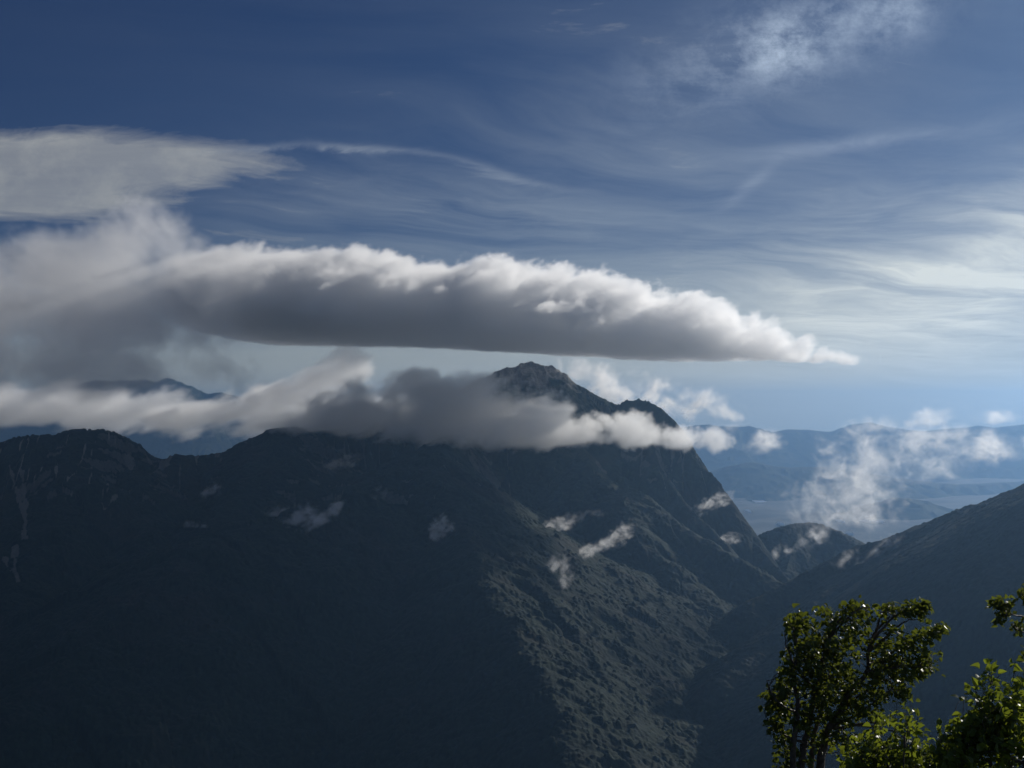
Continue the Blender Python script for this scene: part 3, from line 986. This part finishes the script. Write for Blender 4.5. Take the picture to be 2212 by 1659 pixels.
def twig(T, Lv, a, b, r0, rnd, nl, size, spread=0.05, bend=0.12, wind=0.8, lean=0.5, tint=(0.2, 1.0)):
    """a thin shoot from a to b with leaves set along its outer part"""
    a, b = Vector(a), Vector(b)
    L = (b - a).length
    m = (a + b) / 2 + Vector((rnd.gauss(0, 1), rnd.gauss(0, 1), rnd.gauss(0, 1) - 0.2)) * L * bend
    line = smooth_line([a, m, b], 4, L * 0.012, rnd)
    T.add(line, [r0 * (1 - 0.75 * i / (len(line) - 1)) for i in range(len(line))], 4)
    axis = (b - a).normalized()
    for _ in range(nl):
        t_ = 1 - abs(rnd.gauss(0, 1)) * lean * 0.5
        t_ = max(0.05, min(1.0, t_))
        i = min(int(t_ * (len(line) - 1)), len(line) - 2)
        p = line[i].lerp(line[i + 1], t_ * (len(line) - 1) - i)
        p = p + Vector((rnd.gauss(0, 1), rnd.gauss(0, 1), rnd.gauss(0, 1))) * spread * 0.5
        d = axis * 0.5 + WIND * wind + Vector((rnd.gauss(0, 1), rnd.gauss(0, 1), rnd.gauss(0, 1))) * 0.65
        n = Vector((rnd.gauss(0, 0.75) + 0.1, rnd.gauss(0, 0.75), 0.8))
        Lv.add(p, d, n, size * rnd.uniform(0.65, 1.2), rnd.uniform(*tint))


def nearest(stems, p, below=True):
    best, bp = 1e9, None
    for line in stems:
        for q in line:
            d = (q - p).length + (0.6 * max(0, q.z - p.z) if below else 0)
            if d < best: best, bp = d, q
    return bp


rnd = random.Random(11)
nrs = np.random.RandomState(5)
TY = 12.0


def tp(x, y, dy=0.0, Y=TY):
    X_, Y_, Z_ = at(x, y, Y)
    return Vector((X_ * (Y + dy) / Y, Y + dy, Z_ * (Y + dy) / Y))


def ground_z(Y): return -1.65 - 0.34 * Y


# --- birch
foot = tp(1738, 1740)
base = Vector((foot.x - 0.15, TY, ground_z(TY) - 0.15))
birch = link('birch_tree', None)
birch.location = base
tag(birch, 'wind-bent birch with several stems and dense dark green crown', 'tree')
stem_px = [
    ([(1772, 1659, 0.05), (1778, 1620, 0.05), (1789, 1578, 0), (1814, 1539, -0.05), (1834, 1494, 0), (1870, 1455, 0.05), (1876, 1407, 0), (1892, 1365, 0.05), (1923, 1332, 0.1)], 0.040),
    ([(1730, 1659, 0), (1738, 1606, 0.05), (1750, 1550, 0), (1761, 1494, -0.1), (1775, 1438, -0.05), (1789, 1382, 0), (1817, 1334, 0)], 0.036),
    ([(1713, 1659, -0.1), (1716, 1592, -0.15), (1724, 1522, -0.15), (1713, 1466, -0.1), (1722, 1410, -0.1), (1710, 1350, 0)], 0.032),
    ([(1752, 1659, 0.2), (1756, 1600, 0.25), (1776, 1530, 0.3), (1800, 1460, 0.3), (1830, 1390, 0.25), (1845, 1320, 0.2)], 0.030),
    ([(1700, 1659, 0.15), (1694, 1600, 0.2), (1684, 1545, 0.2), (1670, 1505, 0.15), (1658, 1490, 0.1)], 0.018),
]
stems, T = [], Tubes()
for px_, r0 in stem_px:
    pts = [tp(*p) for p in px_]
    root = [base + Vector((0.02, 0, 0)), base.lerp(pts[0], 0.5) + Vector((rnd.uniform(-.12, .12), rnd.uniform(-.1, .1), 0))]
    line = smooth_line(root + pts, 5, 0.006, rnd)
    stems.append([p for p in line if p.z > pts[0].z - 0.3])
    T.add(line, [r0 * 1.1 * (1 - 0.82 * i / (len(line) - 1)) for i in range(len(line))], 8)
T.build('trunk', BARK, birch, base)
B_, Lv = Tubes(), Leaves()
limb_px = [
    [(1789, 1575, 0), (1845, 1547, -0.1), (1890, 1516, -0.15), (1926, 1488, -0.1)],
    [(1873, 1440, 0), (1910, 1418, 0.1), (1943, 1399, 0.1), (2007, 1362, 0.05), (2041, 1352, 0)],
    [(1873, 1450, 0), (1915, 1445, -0.1), (1957, 1438, -0.1), (2010, 1443, -0.1)],
    [(1880, 1400, 0), (1905, 1360, -0.05), (1940, 1328, -0.05), (1985, 1314, 0), (2003, 1305, 0)],
    [(1876, 1415, 0), (1888, 1380, 0.08), (1897, 1352, 0.08), (1906, 1325, 0.08), (1925, 1312, 0.05)],
    [(1880, 1405, 0), (1915, 1376, 0.02), (1950, 1345, 0.1), (1990, 1335, 0.1)],
    [(1814, 1539, 0), (1860, 1500, 0.15), (1910, 1470, 0.2), (1965, 1460, 0.2)],
    [(1789, 1382, 0), (1820, 1345, -0.1), (1850, 1318, -0.1), (1868, 1312, -0.1)],
    [(1761, 1494, 0), (1720, 1440, -0.2), (1700, 1400, -0.2), (1696, 1360, -0.15)],
    [(1750, 1550, 0), (1700, 1530, -0.2), (1668, 1500, -0.2), (1656, 1470, -0.15)],
    [(1738, 1606, 0), (1690, 1585, 0), (1665, 1565, 0)],
    [(1785, 1590, 0.1), (1840, 1568, 0.1), (1895, 1572, 0.05), (1930, 1579, 0.05), (1957, 1577, 0.05)],
    [(1800, 1575, 0), (1850, 1565, 0), (1900, 1562, 0), (1955, 1568, 0)],
]
limbs = []
for px_ in limb_px:
    line = smooth_line([tp(*p) for p in px_], 5, 0.006, rnd)
    limbs.append(line)
    B_.add(line, [0.014 * (1 - 0.75 * i / (len(line) - 1)) for i in range(len(line))], 5)
allst = stems + limbs
# leafy masses: x, y, rx, ry, depth spread, shoots
masses = [(1735, 1345, 36, 22, .25, 16), (1715, 1358, 20, 20, .2, 9), (1790, 1328, 40, 20, .25, 16), (1845, 1314, 32, 14, .2, 15), (1860, 1335, 18, 18, .2, 6), (1745, 1390, 50, 32, .35, 30), (1800, 1375, 45, 32, .35, 24),
          (1850, 1375, 26, 28, .3, 12), (1720, 1425, 40, 35, .35, 24), (1775, 1435, 50, 40, .4, 34), (1825, 1430, 40, 35, .35, 22), (1700, 1455, 24, 26, .3, 12),
          (1845, 1470, 34, 30, .3, 18), (1740, 1490, 50, 36, .4, 30), (1795, 1500, 45, 36, .4, 30), (1685, 1500, 26, 26, .25, 16), (1664, 1518, 18, 22, .2, 11), (1690, 1545, 30, 26, .25, 16),
          (1745, 1550, 45, 34, .35, 24), (1810, 1560, 45, 26, .35, 20), (1850, 1530, 40, 26, .3, 20), (1668, 1575, 14, 18, .15, 6), (1690, 1600, 22, 26, .2, 11), (1690, 1640, 20, 24, .2, 10), (1760, 1600, 40, 24, .3, 12), (1735, 1635, 26, 26, .3, 5), (1830, 1605, 40, 22, .3, 12),
          (1915, 1316, 24, 12, .15, 9), (1955, 1318, 28, 13, .18, 13), (1990, 1311, 18, 9, .12, 9), (1990, 1330, 16, 7, .12, 5), (1928, 1357, 14, 10, .12, 4),
          (1950, 1385, 26, 20, .2, 14), (1985, 1375, 22, 14, .2, 12), (2022, 1362, 24, 10, .15, 14), (1905, 1400, 26, 22, .25, 13), (1900, 1430, 30, 26, .25, 18), (1945, 1425, 30, 20, .25, 16), (1990, 1408, 26, 10, .15, 10),
          (1990, 1440, 30, 18, .2, 20), (1950, 1455, 30, 20, .25, 16), (1905, 1470, 32, 24, .25, 18), (1940, 1495, 24, 18, .2, 11), (1890, 1510, 32, 22, .25, 16), (1955, 1500, 12, 16, .12, 5), (1900, 1548, 26, 12, .2, 7)]
for x, y, rx, ry, dp, ns in masses:
    for _ in range(ns):
        while True:
            q = (rnd.uniform(-1, 1), rnd.uniform(-1, 1), rnd.uniform(-1, 1))
            if sum(v * v for v in q) < 1: break
        e = tp(x + q[0] * rx, y + q[1] * ry, q[2] * dp * 1.4)
        s0 = nearest(allst, e)
        if (e - s0).length > 0.22: s0 = e + (s0 - e) * (0.22 / (e - s0).length) if rnd.random() < 0.6 else s0
        twig(B_, Lv, s0, e, 0.0035, rnd, rnd.randint(4, 8), 0.055, 0.055)
# bare or nearly bare twigs
for a_, b_, n_ in (((1895, 1572), (1925, 1540), 3), ((1930, 1560), (1956, 1548), 4), ((1955, 1577), (1990, 1562), 5), ((1957, 1577), (2000, 1575), 4), ((1885, 1375), (1905, 1310), 2), ((1890, 1372), (1925, 1300), 2),
                   ((1926, 1488), (1942, 1490), 1), ((1870, 1440), (1845, 1395), 2), ((1660, 1560), (1646, 1528), 1), ((1690, 1600), (1650, 1560), 4), ((1940, 1575), (1950, 1545), 2)):
    twig(B_, Lv, tp(*a_), tp(*b_), 0.004, rnd, n_, 0.045, 0.03)
B_.build('branch', BARK, birch, base)
Lv.build('crown', LEAF, birch, base, nrs)


# --- shrubs lower right
def shrub(name, label, Y, roots, masses_, size, seed, cat='shrub'):
    rn = random.Random(seed)
    bx = Vector((*tp(roots[len(roots) // 2], 1700, 0, Y)[:2], ground_z(Y) - 0.1))
    o_ = link(name, None)
    o_.location = bx
    tag(o_, label, cat)
    Ts, Bs, Ls, lines = Tubes(), Tubes(), Leaves(), []
    for k, xr in enumerate(roots):
        m_ = masses_[k % len(masses_)]
        top = tp(m_[0] + rn.uniform(-.4, .4) * m_[2], m_[1] - 0.3 * m_[3], rn.uniform(-.2, .2), Y)
        md = tp(xr, 1690, rn.uniform(-.2, .2), Y)
        line = smooth_line([bx + Vector((rn.uniform(-.2, .2), rn.uniform(-.2, .2), 0)), bx.lerp(md, 0.6), md, md.lerp(top, 0.5) + Vector((rn.uniform(-.05, .05), 0, 0)), top], 5, 0.006, rn)
        Ts.add(line, [0.022 * (1 - 0.85 * i / (len(line) - 1)) for i in range(len(line))], 6)
        lines.append([p for p in line if p.z > md.z - 0.1])
    for x, y, rx, ry, dp, ns in masses_:
        for _ in range(ns):
            while True:
                q = (rn.uniform(-1, 1), rn.uniform(-1, 1), rn.uniform(-1, 1))
                if sum(v * v for v in q) < 1: break
            e = tp(x + q[0] * rx, y + q[1] * ry, q[2] * dp * 1.4, Y)
            s0 = nearest(lines, e)
            if (e - s0).length > 0.25: s0 = e + (s0 - e) * (0.25 / (e - s0).length)
            s0 = s0 - Vector((0.0, 0.0, 0.04))
            twig(Bs, Ls, s0, e, 0.003, rn, rn.randint(3, 6), size * 1.1, 0.06, wind=0.35, tint=(0.25, 1.0))
    for _ in range(34):                       # loose shoots standing out of the mass
        m_ = rn.choice(masses_)
        a_ = tp(m_[0] + rn.uniform(-.8, .8) * m_[2], m_[1] - 0.5 * m_[3], rn.uniform(-.25, .25), Y)
        twig(Bs, Ls, a_, a_ + Vector((rn.gauss(0.03, .07), rn.gauss(0, .06), rn.uniform(.07, .17))), 0.003, rn, rn.randint(3, 6), size, 0.04, wind=0.3, lean=0.8, tint=(0.3, 1.0))
    Ts.build('stem', BARK, o_, bx)
    Bs.build('twigs', BARK, o_, bx)
    Ls.build('foliage', LEAF2, o_, bx, nrs)
    return o_


shrub('leafy_shrub', 'bright green leafy shrub filling the lower right corner', 8.6, [2000, 2040, 2075, 2110, 2150, 2185, 2220, 2260],
      [(2010, 1640, 36, 26, .3, 20), (2050, 1625, 36, 30, .3, 22), (2090, 1600, 34, 40, .3, 28), (2100, 1560, 26, 22, .2, 12), (2075, 1580, 20, 14, .2, 8), (2130, 1540, 24, 32, .2, 18), (2135, 1600, 34, 40, .3, 26), (2165, 1550, 34, 50, .3, 32),
       (2190, 1600, 40, 50, .3, 36), (2205, 1520, 22, 34, .2, 16), (2235, 1560, 40, 60, .3, 34), (2260, 1640, 50, 50, .3, 26), (2140, 1485, 9, 14, .1, 5), (2192, 1478, 8, 10, .1, 3), (2150, 1640, 50, 30, .3, 22), (2080, 1650, 50, 26, .3, 20)], 0.052, 21)
shrub('leafy_shrub', 'low light green shrub at the foot of the birch', 9.4, [1850, 1885, 1920, 1955, 1985],
      [(1850, 1640, 30, 26, .3, 20), (1890, 1620, 34, 28, .3, 24), (1930, 1625, 34, 24, .3, 22), (1965, 1640, 36, 22, .3, 22), (1900, 1655, 50, 20, .3, 20), (1985, 1650, 34, 22, .3, 14), (1945, 1600, 16, 12, .15, 5), (1975, 1588, 18, 12, .15, 7), (1880, 1590, 18, 12, .15, 6), (1835, 1660, 26, 26, .2, 12)], 0.047, 22)

# --- dead twig standing between the shrubs
dt = Tubes()
dbase = Vector((*tp(1955, 1700, 0, 9.0)[:2], ground_z(9.0) - 0.05))
for p_ in ([(1952, 1659), (1958, 1625), (1962, 1605), (1966, 1578)], [(1958, 1625), (1955, 1610), (1953, 1596)], [(1960, 1618), (1970, 1605), (1973, 1598)]):
    ln = smooth_line(([dbase] if p_[0][0] == 1952 else []) + [tp(x, y, 0, 9.0) for x, y in p_], 4, 0.002, rnd)
    dt.add(ln, [0.006 * (1 - 0.75 * i / (len(ln) - 1)) for i in range(len(ln))], 5)
do = dt.build('dead_sapling', BARK, None, dbase)
do.location = dbase
tag(do, 'bare dead sapling poking up between the two shrubs', 'sapling')

# --- tree just outside the right edge, one bough reaching in
RYB = 10.0
rb = Vector((*tp(2330, 1700, 0, RYB)[:2], ground_z(RYB) - 0.1))
ro = link('birch_tree', None)
ro.location = rb
tag(ro, 'tree at the right edge with only thin leafy twig ends reaching into view', 'tree')
Tb, Bb, Lb = Tubes(), Tubes(), Leaves()
tl_ = smooth_line([rb, tp(2335, 1700, 0, RYB), tp(2325, 1500, 0, RYB), tp(2310, 1350, 0, RYB), tp(2330, 1200, 0, RYB), tp(2350, 1120, 0, RYB)], 6, 0.01, rnd)
Tb.add(tl_, [0.06 * (1 - 0.8 * i / (len(tl_) - 1)) for i in range(len(tl_))], 8)
boughs = [[(2312, 1370), (2260, 1345), (2212, 1333), (2190, 1328), (2176, 1327)], [(2312, 1380), (2260, 1375), (2215, 1368), (2195, 1358)], [(2315, 1340), (2260, 1310), (2222, 1295), (2206, 1284)],
          [(2312, 1400), (2270, 1410), (2230, 1425), (2214, 1432)], [(2320, 1300), (2350, 1250), (2390, 1220)], [(2325, 1450), (2360, 1400), (2400, 1370)]]
bl_ = []
for p_ in boughs:
    ln = smooth_line([tp(x, y, rnd.uniform(-.05, .05), RYB) for x, y in p_], 5, 0.004, rnd)
    Bb.add(ln, [0.010 * (1 - 0.75 * i / (len(ln) - 1)) for i in range(len(ln))], 5)
    bl_.append(ln)
for x, y, rx, ry, dp, ns in [(2160, 1300, 16, 9, .06, 8), (2155, 1312, 16, 12, .06, 7), (2168, 1322, 14, 10, .06, 6), (2160, 1340, 16, 8, .06, 4), (2203, 1356, 16, 9, .06, 6), (2206, 1284, 8, 10, .06, 5), (2216, 1290, 12, 16, .1, 6), (2213, 1412, 7, 12, .05, 4),
                           (2262, 1330, 34, 26, .2, 8), (2330, 1240, 50, 50, .3, 10), (2390, 1230, 30, 30, .3, 6), (2345, 1160, 30, 30, .3, 6)]:
    for _ in range(ns):
        e = tp(x + rnd.uniform(-1, 1) * rx, y + rnd.uniform(-1, 1) * ry, rnd.uniform(-1, 1) * dp, RYB)
        s0 = nearest(bl_, e, False)
        twig(Bb, Lb, s0, e, 0.003, rnd, rnd.randint(4, 7), 0.044, 0.035, wind=-0.2)
Tb.build('trunk', BARK, ro, rb)
Bb.build('branch', BARK, ro, rb)
Lb.build('crown', LEAF, ro, rb, nrs)

# ------------------------------------------------------------------ the air
hz = bpy.data.materials.new('haze_air')
hz.use_nodes = True
hn = hz.node_tree.nodes
hn.clear()
ho = hn.new('ShaderNodeOutputMaterial')
hp = hn.new('ShaderNodeVolumePrincipled')
hp.inputs['Density'].default_value = 4.6e-5
hp.inputs['Color'].default_value = (0.225, 0.405, 0.67, 1)
hp.inputs['Anisotropy'].default_value = 0.70
hz.node_tree.links.new(hp.outputs[0], ho.inputs['Volume'])
hme = bpy.data.meshes.new('haze')
X0, X1, Y0, Y1, Z0, Z1 = -25000, 25000, -1500, 31000, GZ - 45, 560
hme.from_pydata([(x, y, z) for x in (X0, X1) for y in (Y0, Y1) for z in (Z0, Z1)], [],
                [(0, 1, 3, 2), (4, 6, 7, 5), (0, 4, 5, 1), (2, 3, 7, 6), (0, 2, 6, 4), (1, 5, 7, 3)])
hme.materials.append(hz)
tag(link('haze', hme), 'blue haze lying in the valleys', 'haze', kind='stuff')
